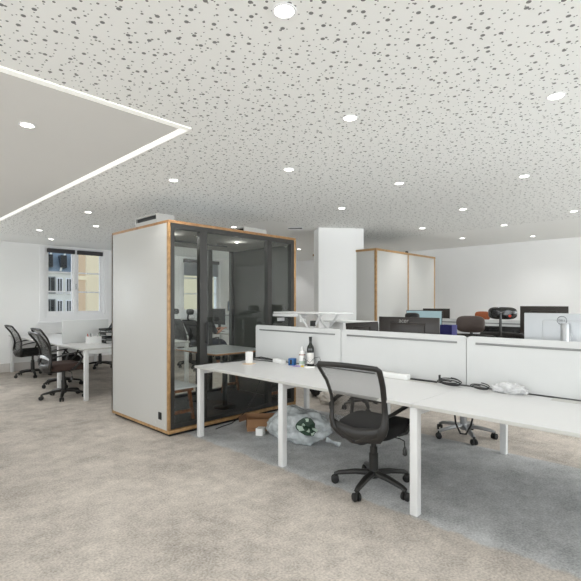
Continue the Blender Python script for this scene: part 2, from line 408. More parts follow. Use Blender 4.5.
# ------------------------------------------------------------------ downlights
def make_downlight(label):
    t = thing('downlight', label, 'ceiling light', group=None)
    MB().lathe([(.040, -.001), (.052, -.001), (.054, -.004), (.050, -.007), (.042, -.006), (.040, -.001)], 24).build('trim_ring', 'white_trim', t)
    MB().lathe([(.0005, -.0045), (.0395, -.0045), (.0395, -.001), (.0005, -.001)], 24).build('lens', 'lens', t)
    return t
DL = [(1.33, 1.33, 'largest ceiling downlight, nearest the camera at the top of the view'),
      (2.41, 1.79, 'ceiling downlight at top centre, below and right of the largest one'),
      (3.01, .72, 'ceiling downlight near the upper right corner of the view'),
      (2.95, 2.89, 'ceiling downlight above the glazed front of the booth, just right of its roof corner'),
      (4.09, 2.41, 'ceiling downlight over the middle of the long desk, right of the white column top'),
      (4.71, 1.40, 'ceiling downlight below and left of the upper right corner one, by the right side'),
      (.94, 3.45, 'downlight set in the plain grey ceiling panel at upper left'),
      (2.40, 3.98, 'ceiling downlight just above the left front roof corner of the glazed booth'),
      (4.65, 3.59, 'ceiling downlight directly above the white column'),
      (5.82, 2.48, 'ceiling downlight above the brown headrest, middle of three in a slanted row'),
      (6.84, 3.60, 'ceiling downlight in front of the white wood-edged booth'),
      (7.48, 2.52, 'ceiling downlight between the white booth and the right wall, third from the wall'),
      (6.99, 1.46, 'ceiling downlight at the right edge of the view'),
      (8.44, 3.61, 'small ceiling downlight above the right end of the white booth'),
      (9.11, 2.56, 'small ceiling downlight closest to the right wall, above its bright scallop'),
      (2.44, 6.23, 'ceiling downlight left of the glazed booth, larger of the two by its roof end'),
      (2.98, 7.29, 'ceiling downlight left of the glazed booth, just below the larger one'),
      (2.47, 8.39, 'ceiling downlight above and left of the pair of sash windows'),
      (2.98, 9.42, 'tiny ceiling downlight right above the left window sash'),
      (4.59, 5.76, 'tiny ceiling downlight seen over the roof of the glazed booth'),
      (7.56, 7.08, 'tiny ceiling downlight between the glazed booth and the white column'),
      (8.66, 5.94, 'tiny ceiling downlight between the column and the white booth roof')]
FILL_SPOTS = [(9.2, 7.2), (9.2, 9.3), (7.0, 9.4), (5.6, 9.6), (6.9, 7.2), (.2, -.6), (-1.2, 1.), (2., -1.6), (4.2, -.9), (6.2, -.4), (8.2, .4), (-1.5, -2.2), (4.8, 8.3), (5.9, 6.6), (8.2, 8.4), (.4, 6.6), (.6, 9.0), (6.6, -2.6), (-2.2, 4.2), (9.1, .5), (9.1, -1.5), (7.6, -1.), (5.4, .5)]  # beams with no fixture, added to brighten the room
first = None
def spot(x, y, e):
    l = bpy.data.lights.new('downlight_or_fill_beam', 'SPOT'); l.energy = e; l.spot_size = math.radians(122); l.spot_blend = .75
    l.shadow_soft_size = .035; l.color = (1, .99, .975)
    o = bpy.data.objects.new('downlight_or_fill_beam', l); COL.objects.link(o); o.location = (x, y, CZ-.02)
for x, y, lb in DL:
    if first is None: first = make_downlight(lb); first.location = (x, y, CZ)
    else: again(first, lb, (x, y, CZ if not (x < 1.7 and y > 2.8) else CZ-.006))
    spot(x, y, 17)
for x, y in FILL_SPOTS: spot(x, y, 17)

# fill lamps added in openings out of view, power tuned per wall
def area(loc, rot, sx, sy, e, col):
    l = bpy.data.lights.new('window_fill', 'AREA'); l.shape = 'RECTANGLE'; l.size = sx; l.size_y = sy; l.energy = e; l.color = col
    o = bpy.data.objects.new('window_fill', l); COL.objects.link(o); o.location = loc; o.rotation_euler = rot
FILL_TINT = (.94, .98, 1.)
for a, c in LFILL: area((XL-.12, (a+c)/2, 1.675), (0, -PI/2, 0), 1.5, c-a, 40, FILL_TINT)
for (a, c, z0, z1), e in zip(BFILL, (25, 45, 90, 125)): area(((a+c)/2, YB-.12, 1.675), (PI/2, 0, 0), c-a, 1.5, e, FILL_TINT)

area(((W0[0]+W0[1])/2, YW+.2, 1.86), (-PI/2, 0, 0), W0[1]-W0[0], 1.4, 60, FILL_TINT)  # added fill lamp behind the out-of-view window

# ------------------------------------------------------------------ bench desks
def bench_desk(label, x0, ys, screens=(), top_z=.75, cross=None, group=None, loc=(0, 0, 0)):
    """double row of worktops along Y between ys[0] and ys[-1]; screens = index pairs to fit with a divider"""
    t = thing('bench_desk', label, 'desk', (x0, ys[0], 0), 0, group)
    W = .850; GAP = .085; Y = [y-ys[0] for y in ys]; TW = W*2+GAP
    for i in range(len(Y)-1):
        for a in (0, W+GAP):
            b = MB(); b.mi = 1; b.box((a, Y[i]+.0015, top_z-.024), (a+W, Y[i+1]-.0015, top_z-.003), .002)
            b.mi = 0; b.box((a, Y[i]+.0015, top_z-.004), (a+W, Y[i+1]-.0015, top_z), .0015, 1)
            b.build('tabletop', ['desk', 'edge'], t)
    for i, y in enumerate(Y):
        yy = min(max(y, .03), Y[-1]-.03)
        for x in (.03, TW-.085):
            MB().box((x, yy-.028, 0), (x+.056, yy+.028, top_z-.024), .004).build('leg', 'metal_white', t)
        MB().box((.086, yy-.02, top_z-.085), (TW-.085, yy+.02, top_z-.026), .003).build('crossbeam', 'metal_white', t)
    for x in (.42, 1.33):
        MB().box((x, .06, top_z-.065), (x+.04, Y[-1]-.06, top_z-.027)).build('long_rail', 'metal_white', t)
    MB().box((W+.001, .01, top_z-.05), (W+GAP-.001, Y[-1]-.01, top_z-.003)).build('gap_shade_strip', 'blackmetal', t)  # black strip set in the slot, stands in for the shade of the gap
    for i in screens:
        a, c = Y[i]+.004, Y[i+1]-.004+(.028 if i == len(Y)-2 else 0); xc = W+GAP/2; z0, z1 = top_z+.006, 1.147
        r = .03; out = [(a, z0), (c, z0), (c, z1-r)] + [(c-r+r*math.cos(q), z1-r+r*math.sin(q)) for q in (PI/6, PI/3, PI/2)] + [(a+r-r*math.sin(q), z1-r+r*math.cos(q)) for q in (0, PI/6, PI/3, PI/2)]
        sc_ = MB().prism(out, -.014, .014, lambda u, v, w: Vector((xc+w, u, v))).build('privacy_screen', 'screen', t)
        MB().box((xc-.019, a+.07, z1-.062), (xc-.0145, c-.07, z1-.046), .002).build('tool_rail', 'rail', sc_)
    if cross:
        for yc in cross:
            y = yc-ys[0]
            MB().box((.10, y-.015, top_z+.001), (W, y+.015, 1.12), .006).build('privacy_screen', 'screen', t)
    return t
main = bench_desk('long white double bench desk with light grey screens running toward the camera at right', 2.66, [-1.04, .22, 1.48, 2.74, 4.0], (0, 1, 2, 3))
for y0 in (.30, 1.60):
    MB().box((.755, y0+1.04+.08, .7505), (.845, y0+1.04+.55, .752)).build('cable_flap', 'edge', main)
bench_desk('white bench desk by the sash windows with one crosswise screen and a pen box', 2.49, [6.55, 7.66, 10.38], (), cross=[7.66])
bench_desk('white bench desk seen through the booth glass where the person sits', 5.85, [6.9, 8.5, 10.1], (1,))
bench_desk('white bench desk of the far right row before the right wall, carrying several monitors', 6.2, [-1.0, .26, 1.52, 2.78, 3.85], (0, 1, 2, 3))

# ------------------------------------------------------------------ office chairs
def make_chair(name, label, base='plastic', seatm='seat', head=None, loc=(0, 0, 0), rz=0, a0=46, meshm='mesh', frame='plastic_grey', arms=True, high=False, lower='plastic_grey'):
    t = thing(name, label, 'office chair', loc, rz)
    R = .30; a0 = math.radians(a0)-rz
    b = MB(); b.lathe([(.0005, .075), (.034, .075), (.04, .085), (.04, .125), (.03, .145), (.0005, .145)], 18)
    for k in range(5):
        a = a0+k*2*PI/5; d = Vector((math.cos(a), math.sin(a), 0))
        b.tube([d*.02+Vector((0, 0, .112)), d*.14+Vector((0, 0, .107)), d*(R-.03)+Vector((0, 0, .085)), d*R+Vector((0, 0, .072))], [.033, .030, .024, .020], 8, up=(0, 0, 1), flat=.7)
    b.build('star_base', base, t)
    for k in range(5):
        a = a0+k*2*PI/5; p = Vector((R*math.cos(a), R*math.sin(a), 0)); ca = a+1.1+.7*k
        c = MB(); n = Vector((math.cos(ca), math.sin(ca), 0))
        for s in (-1, 1):
            c.tube([p+n*s*.006+Vector((0, 0, .031)), p+n*s*.008+Vector((0, 0, .031)), p+n*s*.024+Vector((0, 0, .031)), p+n*s*.029+Vector((0, 0, .031))], [.022, .0305, .0305, .024], 14)
        c.cyl(p+Vector((0, 0, .03)), p+Vector((0, 0, .082)), .009, seg=8)
        c.tube([p+n*-.014+Vector((0, 0, .045)), p+Vector((0, 0, .059)), p+n*.014+Vector((0, 0, .045))], .010, 8)
        c.build('castor', 'rubber', t)
    b = MB(); b.lathe([(.0005, .13), (.035, .13), (.035, .26), (.029, .265), (.029, .31), (.020, .312), (.020, .405), (.0005, .405)], 18)
    b.build('gas_column', 'plastic' if base == 'plastic' else 'chrome', t)
    b = MB(); b.box((-.13, -.07, .395), (.12, .07, .425), .008); b.box((-.16, -.045, .385), (-.02, .045, .41), .008); b.build('tilt_mechanism', 'plastic', t)
    b = MB(); b.tube([(.02, -.06, .405), (.03, -.20, .402), (.03, -.235, .39), (.03, -.24, .34)], [.005]*4, 6); b.tube([(.03, -.24, .345), (.03, -.24, .33), (.03, -.24, .29), (.03, -.24, .28)], [.008, .014, .017, .008], 10)
    b.build('height_lever', 'plastic', t)
    # seat cushion, rounded square with waterfall front
    def seatf(u, v):
        a = 2*PI*u; ph = PI*(v-.5); e = .45
        sg = lambda x, p: math.copysign(abs(x)**p, x)
        cx = sg(math.cos(a), e)*sg(math.cos(ph), .35); cy = sg(math.sin(a), e)*sg(math.cos(ph), .35); z = sg(math.sin(ph), .6)
        x = .02+cx*.245; y = cy*.245*(1-.06*(cx < 0))
        zz = .470 + z*.060 - .03*max(0, (x-.14)/.12)**2 + .012*abs(y/.24)**3
        return Vector((x, y, zz))
    MB().grid(seatf, 40, 14, True).build('seat', seatm, t, sharp=0)
    # back profile
    top = 1.04 if high else .975
    prof = [(.455, -.245, .165), (.50, -.262, .200), (.56, -.255, .222), (.64, -.245, .215), (.74, -.262, .218), (.86, -.315, .232), (top-.04, -.38, .246), (top, -.40, .246)]
    def at(z):
        for (za, xa, wa), (zb, xb, wb) in zip(prof, prof[1:]):
            if z <= zb:
                q = (z-za)/(zb-za); q = max(0, q); return xa+(xb-xa)*q, wa+(wb-wa)*q
        return prof[-1][1], prof[-1][2]
    b = MB()
    zs = [.455, .50, .55, .60, .66, .72, .78, .84, .90, .95, top-.02]
    left = [Vector((at(z)[0], at(z)[1], z)) for z in zs]; right = [Vector((p.x, -p.y, p.z)) for p in left]
    topc = [Vector((-.402, y, top+.002-.006*(y/.246)**2)) for y in (.232, .12, 0, -.12, -.232)]
    botc = [Vector((-.262-.02*(1-(y/.16)**2), y, .452)) for y in (-.11, 0, .11)]
    loop = left + topc + right[::-1] + botc
    rad = [.030, .030, .026, .022, .019, .018, .018, .018, .018, .018, .018] + [.017]*5 + [.018]*6 + [.019, .022, .026, .030, .030][::1] + [.028]*3
    b.tube(loop, [q*1.15 for q in rad], 10, closed=True, flat=.62)
    # broad lower yoke running down to the mechanism
    b.tube([(-.235, .165, .50), (-.27, .10, .455), (-.262, .03, .42), (-.20, 0, .40), (-.08, 0, .40)], [.034, .042, .045, .040, .03], 10, flat=.6)
    b.tube([(-.235, -.165, .50), (-.27, -.10, .455), (-.262, -.03, .42), (-.20, 0, .40)], [.034, .042, .045, .040], 10, flat=.6)
    b.tube([(-.245, .205, .515), (-.278, .11, .485), (-.292, 0, .475), (-.278, -.11, .485), (-.245, -.205, .515)], [.030, .044, .046, .044, .030], 12, flat=.45, up=(1, 0, 0))
    b.build('backrest_frame', frame, t)
    def meshf(u, v):
        z = .47+(top-.475)*v; x, w = at(z); y = (u*2-1)*(w-.006)
        return Vector((x+.012+.035*(1-(2*u-1)**2)*(-1)*.6, y, z))
    MB().grid(meshf, 16, 24).build('backrest_mesh', meshm, t, recalc=False, sharp=0)
    if lower != 'plastic_grey':
      b = MB(); b.tube([(-.262, -.19, .60), (-.285, -.1, .625), (-.292, 0, .63), (-.285, .1, .625), (-.262, .19, .60)], [.014, .022, .024, .022, .014], 8, flat=.35, up=(1, 0, 0))
      b.build('glint_bar', lower, t)  # pale bar painted as the glint on the lower back
    if arms:
        for s in (-1, 1):
            b = MB()
            b.tube([(-.25, s*.222, .615), (-.20, s*.262, .64), (-.08, s*.285, .665), (.06, s*.287, .685), (.15, s*.28, .69)], [.016, .018, .02, .022, .014], 8, flat=.6, up=(0, 0, 1))
            b.tube([(.12, s*.283, .68), (.165, s*.28, .62), (.13, s*.268, .53), (.05, s*.24, .445), (.02, s*.19, .425)], [.013, .015, .015, .015, .012], 8)
            b.build('armrest', 'plastic', t)
    if head:
        hw, hh, hz, hm = head
        b = MB(); b.tube([(-.40, 0, top-.02), (-.43, 0, top+.05), (-.41, 0, hz)], [.02, .018, .016], 8, flat=.7)
        st = b.build('headrest_post', 'plastic', t)
        def hf(u, v):
            a = 2*PI*u; ph = PI*(v-.5); sg = lambda x, p: math.copysign(abs(x)**p, x)
            y = sg(math.cos(a), .55)*sg(math.cos(ph), .4)*hw/2; z = sg(math.sin(a), .6)*sg(math.cos(ph), .4)*hh/2
            return Vector((-.385+math.sin(ph)*.032-(-.9)*y*y, y, hz+z))
        MB().grid(hf, 32, 10, True).build('headrest', hm, t, sharp=0)
    return t

make_chair('office_chair', 'black mesh-back office chair in the foreground, pulled up to the long desk', loc=(2.90, 1.93, 0), rz=math.radians(6), a0=46)
chA = make_chair('office_chair', 'black mesh-back office chair furthest left, nearest the window wall', loc=(2.68, 9.50, 0), a0=190, meshm='meshdense')
make_chair('office_chair', 'black mesh office chair with brown seat beside the end leg of the window desk', loc=(2.40, 7.03, 0), a0=174, seatm='seatbrown', meshm='meshdense', frame='plastic_grey', lower='dell')
again(chA, 'black office chair turned askew between the other two at the window desk', (2.72, 8.06, 0), 0)
again(chA, 'black office chair on the far side of the window desk, seen under its top', (4.06, 9.72, 0), math.radians(180))
again(chA, 'black office chair on the far side of the long desk behind the clear bag', (4.98, 3.45, 0), math.radians(176))
make_chair('office_chair', 'office chair with grey star base and brown headrest behind the long desk', loc=(4.66, 1.98, 0), rz=PI+.2, base='chrome', a0=150, head=(.31, .19, 1.17, 'headbrown'), high=True)
make_chair('office_chair', 'office chair with glossy black headrest marked by a red dot, far right row', loc=(6.0, 1.92, 0), head=(.335, .15, 1.285, 'gloss'), high=True)
c = COL.objects[:]  # red mark on the glossy headrest
red = [o for o in c if o.name.startswith('office_chair') and 'red dot' in o['label'] and o.type == 'EMPTY'][0]
hr = [o for o in red.children if o.name.startswith('headrest') and 'post' not in o.name][0]
MB().lathe([(.0005, -.006), (.016, -.004), (.016, .006), (.0005, .006)], 14, (-.405, -.10, 1.255), 'X').build('red_mark', 'red', hr)
make_chair('office_chair', 'office chair with orange-brown headrest at the far side of the last desk row', loc=(8.1, 3.24, 0), rz=PI, head=(.28, .17, 1.16, 'orange'), high=True)
make_chair('office_chair', 'office chair with dark rounded headrest in front of the pale blue display', loc=(6.05, 3.14, 0), head=(.22, .12, 1.21, 'plastic'), high=True)
make_chair('office_chair', 'empty black high-back chair with headrest, seen through the left glass of the booth', loc=(5.52, 8.45, 0), head=(.24, .12, 1.22, 'plastic'), high=True, meshm='seat')
make_chair('office_chair', 'black high-back chair with headrest that the person sits on behind the booth', loc=(5.46, 7.80, 0), head=(.24, .12, 1.22, 'plastic'), high=True, meshm='seat')

# ------------------------------------------------------------------ glazed booth
BX0, BX1, BY0, BY1, BH = 2.455, 4.39, 4.17, 5.52, 2.285
booth = thing('meeting_booth', 'freestanding meeting booth with white side panel, wood edges and dark framed glass front', 'office booth', (BX0, BY0, 0))
W_, D_ = BX1-BX0, BY1-BY0
MB().box((0, .0, .03), (W_, D_, .066), .003).build('plinth', 'ply', booth)
MB().box((.03, .03, 0), (W_-.03, D_-.03, .03)).build('base_recess', 'blackmetal', booth)
MB().box((0, 0, BH-.03), (W_, D_, BH), .002).build('roof_board', 'plydark', booth)
MB().box((.02, .02, BH), (W_-.02, D_-.02, BH+.004)).build('roof_cover', 'white_trim', booth)
MB().box((.05, .05, BH-.09), (W_-.05, D_-.05, BH-.03)).build('ceiling_lining', 'felt_roof', booth)
sp = MB().box((-.004, .030, .066), (.02, D_-.0, BH-.031), .001).build('side_panel', 'panel', booth)
MB().box((-.008, .13, .16), (-.004, .20, .24), .002).build('socket', 'blackmetal', sp)
MB().box((-.006, .24, .10), (-.004, .27, .13), .001).build('cover_plate', 'edge', sp)
for yy, zz_ in ((.07, .12), (.72, .14), (1.25, .15)):
    MB().lathe([(.0005, -.0015), (.007, -.0015), (.007, .0015), (.0005, .0015)], 10, (-.0055, yy, zz_), 'X').build('screw_cap', 'edge', sp)
MB().box((W_-.02, .035, .075), (W_+.004, D_, BH-.031), .001).build('side_panel', 'panel', booth)
MB().box((.02, .06, .085), (.045, D_-.06, BH-.09)).build('felt_lining', 'felt', booth)
MB().box((W_-.045, .06, .085), (W_-.02, D_-.06, BH-.09)).build('felt_lining', 'felt', booth)
for x in (-.004, W_-.031):
    for y in (0., D_-.03):
        MB().box((x, y, .066), (x+(.029 if x < 0 else .035), y+.03, BH-.03), .001).build('corner_edge', 'ply', booth)
MB().box((.05, .05, .0755), (W_-.05, D_-.05, .085)).build('booth_floor', 'booth_floor', booth)
for y0 in (.004, D_-.064):
    f = MB()
    xs = [(.031, .075), (.395, .49), (1.42, 1.49), (W_-.09, W_-.031)]
    for a, c in xs: f.box((a, y0, .075), (c, y0+.06, BH-.03))
    for (a, c) in ((.075, .395), (.49, 1.42), (1.49, W_-.09)):
        f.box((a, y0, .075), (c, y0+.06, .12)); f.box((a, y0, BH-.085), (c, y0+.06, BH-.03))
    f.build('glazing_frame', 'frame', booth)
    for (a, c) in ((.075, .395), (.49, 1.42), (1.49, W_-.09)):
        MB().box((a, y0+.025, .12), (c, y0+.033, BH-.085)).build('glass_pane', 'glass', booth)
b = MB(); b.cyl((.47, -.03, .95), (.47, -.03, 1.2), .009, seg=8); b.cyl((.47, -.03, .97), (.47, .004, .97), .007, seg=8); b.cyl((.47, -.03, 1.18), (.47, .004, 1.18), .007, seg=8); b.build('door_handle', 'blackmetal', booth)
b = MB(); b.box((.3, .62, BH-.13), (1.25, .64, BH-.115)); b.cyl((.45, .63, BH-.115), (.45, .63, BH-.088), .012); b.cyl((1.1, .63, BH-.115), (1.1, .63, BH-.088), .012); b.build('track_light', 'blackmetal', booth)
for x in (.25, 1.2): MB().lathe([(.0005, -.004), (.022, -.004), (.022, .002), (.0005, .002)], 16, (x, .35, BH-.092)).build('spotlight', 'lens', booth)
for x in (BX0+.25, BX0+1.2):
    l = bpy.data.lights.new('booth_spot', 'POINT'); l.energy = 1.2; l.shadow_soft_size = .03; l.color = (1, .98, .95)
    o = bpy.data.objects.new('booth_spot', l); COL.objects.link(o); o.location = (x, BY0+.35, BH-.14)
def roof_box(x, y, label, xe):
    t = thing('roof_ventilator', label, 'vent', (x, y, BH+.004))
    w, d, h = xe-x, .52, .155
    f = MB(); f.box((0, 0, 0), (w, d, .09)); f.box((0, 0, .14), (w, d, h)); f.box((0, 0, .09), (w, .02, .14)); f.box((0, d-.02, .09), (w, d, .14)); f.box((w-.02, .02, .09), (w, d-.02, .14))
    f.build('housing', 'panel', t)
    MB().box((.02, .02, .09), (.035, d-.02, .14)).build('grille', 'blackmetal', t)
roof_box(2.60, 4.67, 'flat pale ventilator box with dark slot on the left end of the booth roof', 2.83)
roof_box(3.9, 4.67, 'white ventilator box further right on the booth roof', 4.31)
# booth furniture
tb = thing('pedestal_table', 'pale rectangular table on black pedestals inside the glazed booth', 'table', (3.25, 4.42, .085))
b = MB(); b.mi = 1; b.box((0, 0, .678), (.82, .92, .698), .003); b.mi = 0; b.box((0, 0, .698), (.82, .92, .702), .001, 1); b.build('tabletop', ['tablewhite', 'tabletop'], tb)
for y in (.14, .74):
    MB().cyl((.24, y, .02), (.24, y, .662), .033, seg=20).build('column', 'blackmetal', tb)
    MB().lathe([(.0005, 0), (.15, 0), (.15, .008), (.14, .014), (.04, .02), (.0005, .02)], 32, (.24, y, 0)).build('foot_plate', 'blackmetal', tb)
    MB().box((.10, y-.05, .662), (.6, y+.05, .678)).build('mounting_plate', 'blackmetal', tb)
def bench(label, x, w, top):
    t = thing('wooden_bench', label, 'bench', (x, 4.245, .085))
    L = 1.1; h = .40
    b = MB(); b.box((0, 0, h-.02), (w, L, h), .004); b.build('seat', top, t)
    for y in (.07, L-.07):
        for s in (0, 1):
            xa = .03+s*(w-.06)
            f = MB(); f.tube([(w/2+(xa-w/2)*.62, y, h-.02), (xa, y, 0)], [.024, .019], 4); f.build('leg', 'oak', t)
        MB().box((.05, y-.014, .10), (w-.05, y+.014, .135)).build('rung', 'oak', t)
        MB().box((.04, y-.02, h-.062), (w-.04, y+.02, h-.02)).build('apron', 'oak', t)
    MB().box((w/2-.015, .09, h-.055), (w/2+.015, L-.09, h-.022)).build('rail', 'oak', t)
bench('wooden bench with pale seat inside the booth beside its white side wall', 2.515, .37, 'tablewhite')
bench('wooden bench at the right inner wall of the glazed booth', 3.96, .36, 'oak')

# ------------------------------------------------------------------ second, closed booth
b2 = thing('closed_booth', 'tall white closed booth with wood edges behind the white column', 'office booth', (6.11, 4.02, 0))
w2 = 2.04; d2 = 1.35
MB().box((0, 0, .03), (w2, d2, .08)).build('plinth', 'ply', b2); MB().box((.03, .03, 0), (w2-.03, d2-.03, .03)).build('base_recess', 'blackmetal', b2)
MB().box((-.006, -.006, 2.255), (w2+.006, d2+.006, 2.29), .002).build('roof_board', 'ply', b2)
MB().box((.02, .02, 2.29), (w2-.02, d2-.02, 2.294)).build('roof_cover', 'panel', b2)
for a, c in ((.035, 1.0), (1.04, w2-.035)): MB().box((a, .003, .08), (c, .03, 2.255), .002).build('front_panel', 'panel', b2)
for x in (0, 1.0, w2-.035): MB().box((x, 0, .08), (x+(.04 if x == 1.0 else .035), .034, 2.255), .001).build('upright_edge', 'ply', b2)
for x in (.003, w2-.033): MB().box((x, .034, .08), (x+.03, d2-.034, 2.255), .002).build('side_panel', 'panel', b2)
MB().box((.033, d2-.034, .08), (w2-.033, d2, 2.255)).build('rear_panel', 'panel', b2)
for z in (2.16, 1.9, 1.5): MB().lathe([(.0005, -.002), (.007, -.002), (.007, .002), (.0005, .002)], 8, (.001, .09, z), 'X').build('screw_cap', 'edge', b2)
b = MB(); b.lathe([(.0005, 0), (.03, 0), (.03, .02), (.02, .035), (.0005, .035)], 14, (1.05, .05, 2.294)); b.build('roof_sensor', 'blackmetal', b2)

# column and ceiling unit
r = Matrix.Rotation(math.radians(-45.8+8), 3, 'Z')
lat, dep = (338.2-290.5)/446*7.62, 7.62
cc = Vector((.697*lat+.717*dep, -.717*lat+.697*dep, 0))
struct(MB().box((cc.x-.385, cc.y-.20, 0), (cc.x+.385, cc.y+.20, CZ), rot=r, pivot=(cc.x, cc.y, 0)).build('trim_1', 'wall'))
un = thing('ceiling_air_vent', 'small dark slot vent in the ceiling beside the white column', 'vent', (5.35, 5.1, CZ-.001), math.radians(-45))
b = MB(); b.box((-.12, -.05, -.03), (.12, .05, 0), .003); b.build('body', 'white_trim', un)
b = MB(); b.box((-.115, -.054, -.026), (.115, -.05, -.008)); b.build('slot', 'blackmetal', un)

# ------------------------------------------------------------------ monitors
def monitor(label, x, y, w, z1, h, shell, tilt=0, logo=None, stand='plastic', facing=1, front='screen_off', z0=.75, thick=.035):
    """facing=+1: screen looks to +X, shell toward the camera"""
    t = thing('monitor', label, 'monitor', (x, y, z0))
    zt = z1-z0; rot = Matrix.Rotation(math.radians(tilt), 3, 'X')
    pv = (0, 0, zt-h/2); s = -facing
    b = MB(); b.box((0 if s > 0 else -.016, -w/2, zt-h), (.016 if s > 0 else 0, w/2, zt), .004, rot=rot, pivot=pv)
    b.box((0 if s > 0 else -thick, -w*.28, zt-h*.80), (thick if s > 0 else 0, w*.28, zt-h*.15), .012, rot=rot, pivot=pv)
    sh = b.build('shell', shell, t)
    b = MB(); b.box((-.003 if s > 0 else 0, -w/2+.008, zt-h+.012), (0 if s > 0 else .003, w/2-.008, zt-.008), rot=rot, pivot=pv); b.build('display', front, t)
    b = MB(); b.box((s*.03 if s > 0 else -.06, -.035, .01), (.06 if s > 0 else -.03, .035, zt-h*.42), .004); b.build('stand', stand, t)
    b = MB(); b.box((-.10, -.12, 0), (.12, .12, .01), .004); b.build('foot', stand, t)
    return t, sh
t, sh = monitor('dark brown monitor turned away, with a pale maker logo, behind the middle desk screen', 3.93, 2.215, .655, 1.272, .37, 'acer')
text('maker_logo', 'acer', .062, 'print_grey', sh, faceX(-.0365, .03, .487))
t, sh = monitor('silver monitor seen from behind with a round maker logo, on the right', 3.95, .865, .61, 1.332, .36, 'dell', stand='silver')
b = MB(); b.tube([(-.0375, .0+.032*math.cos(a*PI/12)+.03, .528+.032*math.sin(a*PI/12)) for a in range(24)], .0022, 6, closed=True); b.build('logo_ring', 'print_dark', sh)
b = MB(); b.lathe([(.0005, 0), (.03, 0), (.03, .49), (.024, .50), (.0005, .50)], 20, (-.075, 0, .01)); b.build('stand_column', 'silver', t)
text('maker_logo', 'DELL', .022, 'print_dark', sh, faceX(-.037, .03, .528))
monitor('low black monitor edge behind the desk screen, left of the dark brown monitor', 3.93, 2.755, .41, 1.205, .30, 'acer', tilt=-4)
monitor('black monitor standing tall above the silver monitor in the far right row', 6.40, 1.67, .56, 1.366, .38, 'acer')
monitor('low black monitor beneath the glossy black headrest in the far right row', 6.72, 2.30, .60, 1.07, .26, 'screen_off')
t, sh = monitor('monitor with a lit pale blue display behind the dark brown monitor', 6.62, 3.46, .62, 1.285, .34, 'plastic', facing=-1, front='lit')
monitor('small black monitor seen beyond the pale blue display', 7.45, 3.65, .50, 1.305, .30, 'acer')
monitor('black monitor on the desk in front of the seated person, behind booth glass', 6.12, 8.26, .52, 1.27, .36, 'screen_off', facing=-1)

# desk riser (white sit-stand converter)
rs = thing('desk_riser', 'white height-adjustable desk riser with scissor legs behind the first desk screen', 'desk riser', (3.90, 3.30, .75))
MB().box((-.17, -.33, .535), (.16, .62, .553), .006).build('work_plate', 'metal_white', rs)
MB().box((-.22, .22, .50), (.0, .58, .532), .006).build('keyboard_tray', 'metal_white', rs)
for y in (.2, .56): MB().box((-.15, y-.012, .44), (-.05, y+.012, .48)).build('tray_arm', 'metal_white', rs)
for x in (-.14, .16):
    b = MB(); b.tube([(x, -.27, .02), (x, .22, .53)], .014, 4); b.build('scissor_leg', 'metal_white', rs)
    b = MB(); b.tube([(x+.02, .30, .02), (x+.02, -.10, .53)], .014, 4); b.build('scissor_leg', 'metal_white', rs)
MB().box((-.18, -.30, 0), (.22, .62, .02), .006).build('base_plate', 'metal_white', rs)
MB().box((-.16, -.02, .40), (-.12, .03, .46)).build('gas_lever', 'plastic', rs)
rs2 = thing('monitor_stand', 'low white shelf stand right of the desk riser, behind the desk screens', 'shelf', (4.30, 3.1, .75))
MB().box((-.14, -.34, .43), (.14, .40, .448), .004).build('shelf_board', 'metal_white', rs2)
for y in (-.05, .30): MB().box((-.12, y-.012, 0), (.12, y+.012, .43), .003).build('side_leg', 'metal_white', rs2)

# navy bag
nb = MB(); nb.prism([(-.06, -.066), (.06, -.066), (.045, 0), (.06, .066), (-.06, .066), (-.045, 0)], 0, .44)
o = nb.build('gift_bag', 'navy'); o.location = (4.34, 2.00, .7502); tag(o, 'navy blue patterned gift bag between the dark brown monitor and brown headrest', 'bag')

# ------------------------------------------------------------------ things on the long desk
Z = .7502
def cup():
    t = thing('mug', 'white mug on the left end of the long desk', 'mug', (3.16, 3.70, Z+.009))
    b = MB(); b.lathe([(.0005, 0), (.036, 0), (.041, .01), (.041, .088), (.037, .088), (.036, .012), (.0005, .008)], 24); b.build('body', 'white', t).scale = (1, 1, 1.35)
    b = MB(); b.tube([(.035, .02, .07), (.06, .035, .07), (.066, .038, .045), (.055, .03, .022), (.034, .019, .022)], .005, 8); b.build('handle', 'white', t)
cup()
o = MB().box((-.055, -.055, 0), (.055, .055, .008), .003).build('coaster', 'beige'); o.location = (3.14, 3.68, Z); o.rotation_euler.z = .4; tag(o, 'square beige coaster under the white mug', 'coaster')
def cable(name, label, pts, r=.005):
    o = MB().tube(pts, r, 8).build(name, 'cable'); tag(o, label, 'cable'); return o
def coil(cx, cy, rx, ry, n, z, r=.0055, ang=0, wob=.01, tail=()):
    pts = []; rnd = random.Random(int(cx*1000))
    for i in range(n*20+1):
        a = 2*PI*i/20; k = 1-.06*math.sin(a*.37+1); x = rx*k*math.cos(a); y = ry*k*math.sin(a)
        pts.append((cx+x*math.cos(ang)-y*math.sin(ang)+wob*math.sin(a*.61), cy+x*math.sin(ang)+y*math.cos(ang), z+r+.012+.010*(i/20)+.012*math.sin(a+.8+.2*i/20)))
    return pts+list(tail)
cable('power_cable', 'black cables lying along the screen at the left end of the long desk', [(2.98, 3.97, Z+.006), (3.2, 3.94, Z+.006), (3.33, 3.9, Z+.02), (3.44, 3.82, Z+.035), (3.46, 3.70, Z+.025), (3.47, 3.62, Z+.015), (3.48, 3.5, Z+.006)], .008)
cable('network_cable', 'thin grey-black cable looping beside the mug', [(3.30, 3.98, Z+.005), (3.36, 3.9, Z+.01), (3.38, 3.8, Z+.01), (3.40, 3.68, Z+.01), (3.43, 3.6, Z+.005)], .005)
cable('coiled_cable', 'large coil of black cable on the long desk right of the chair', coil(3.44, 1.575, .052, .085, 3, Z, ang=.1), .0042)
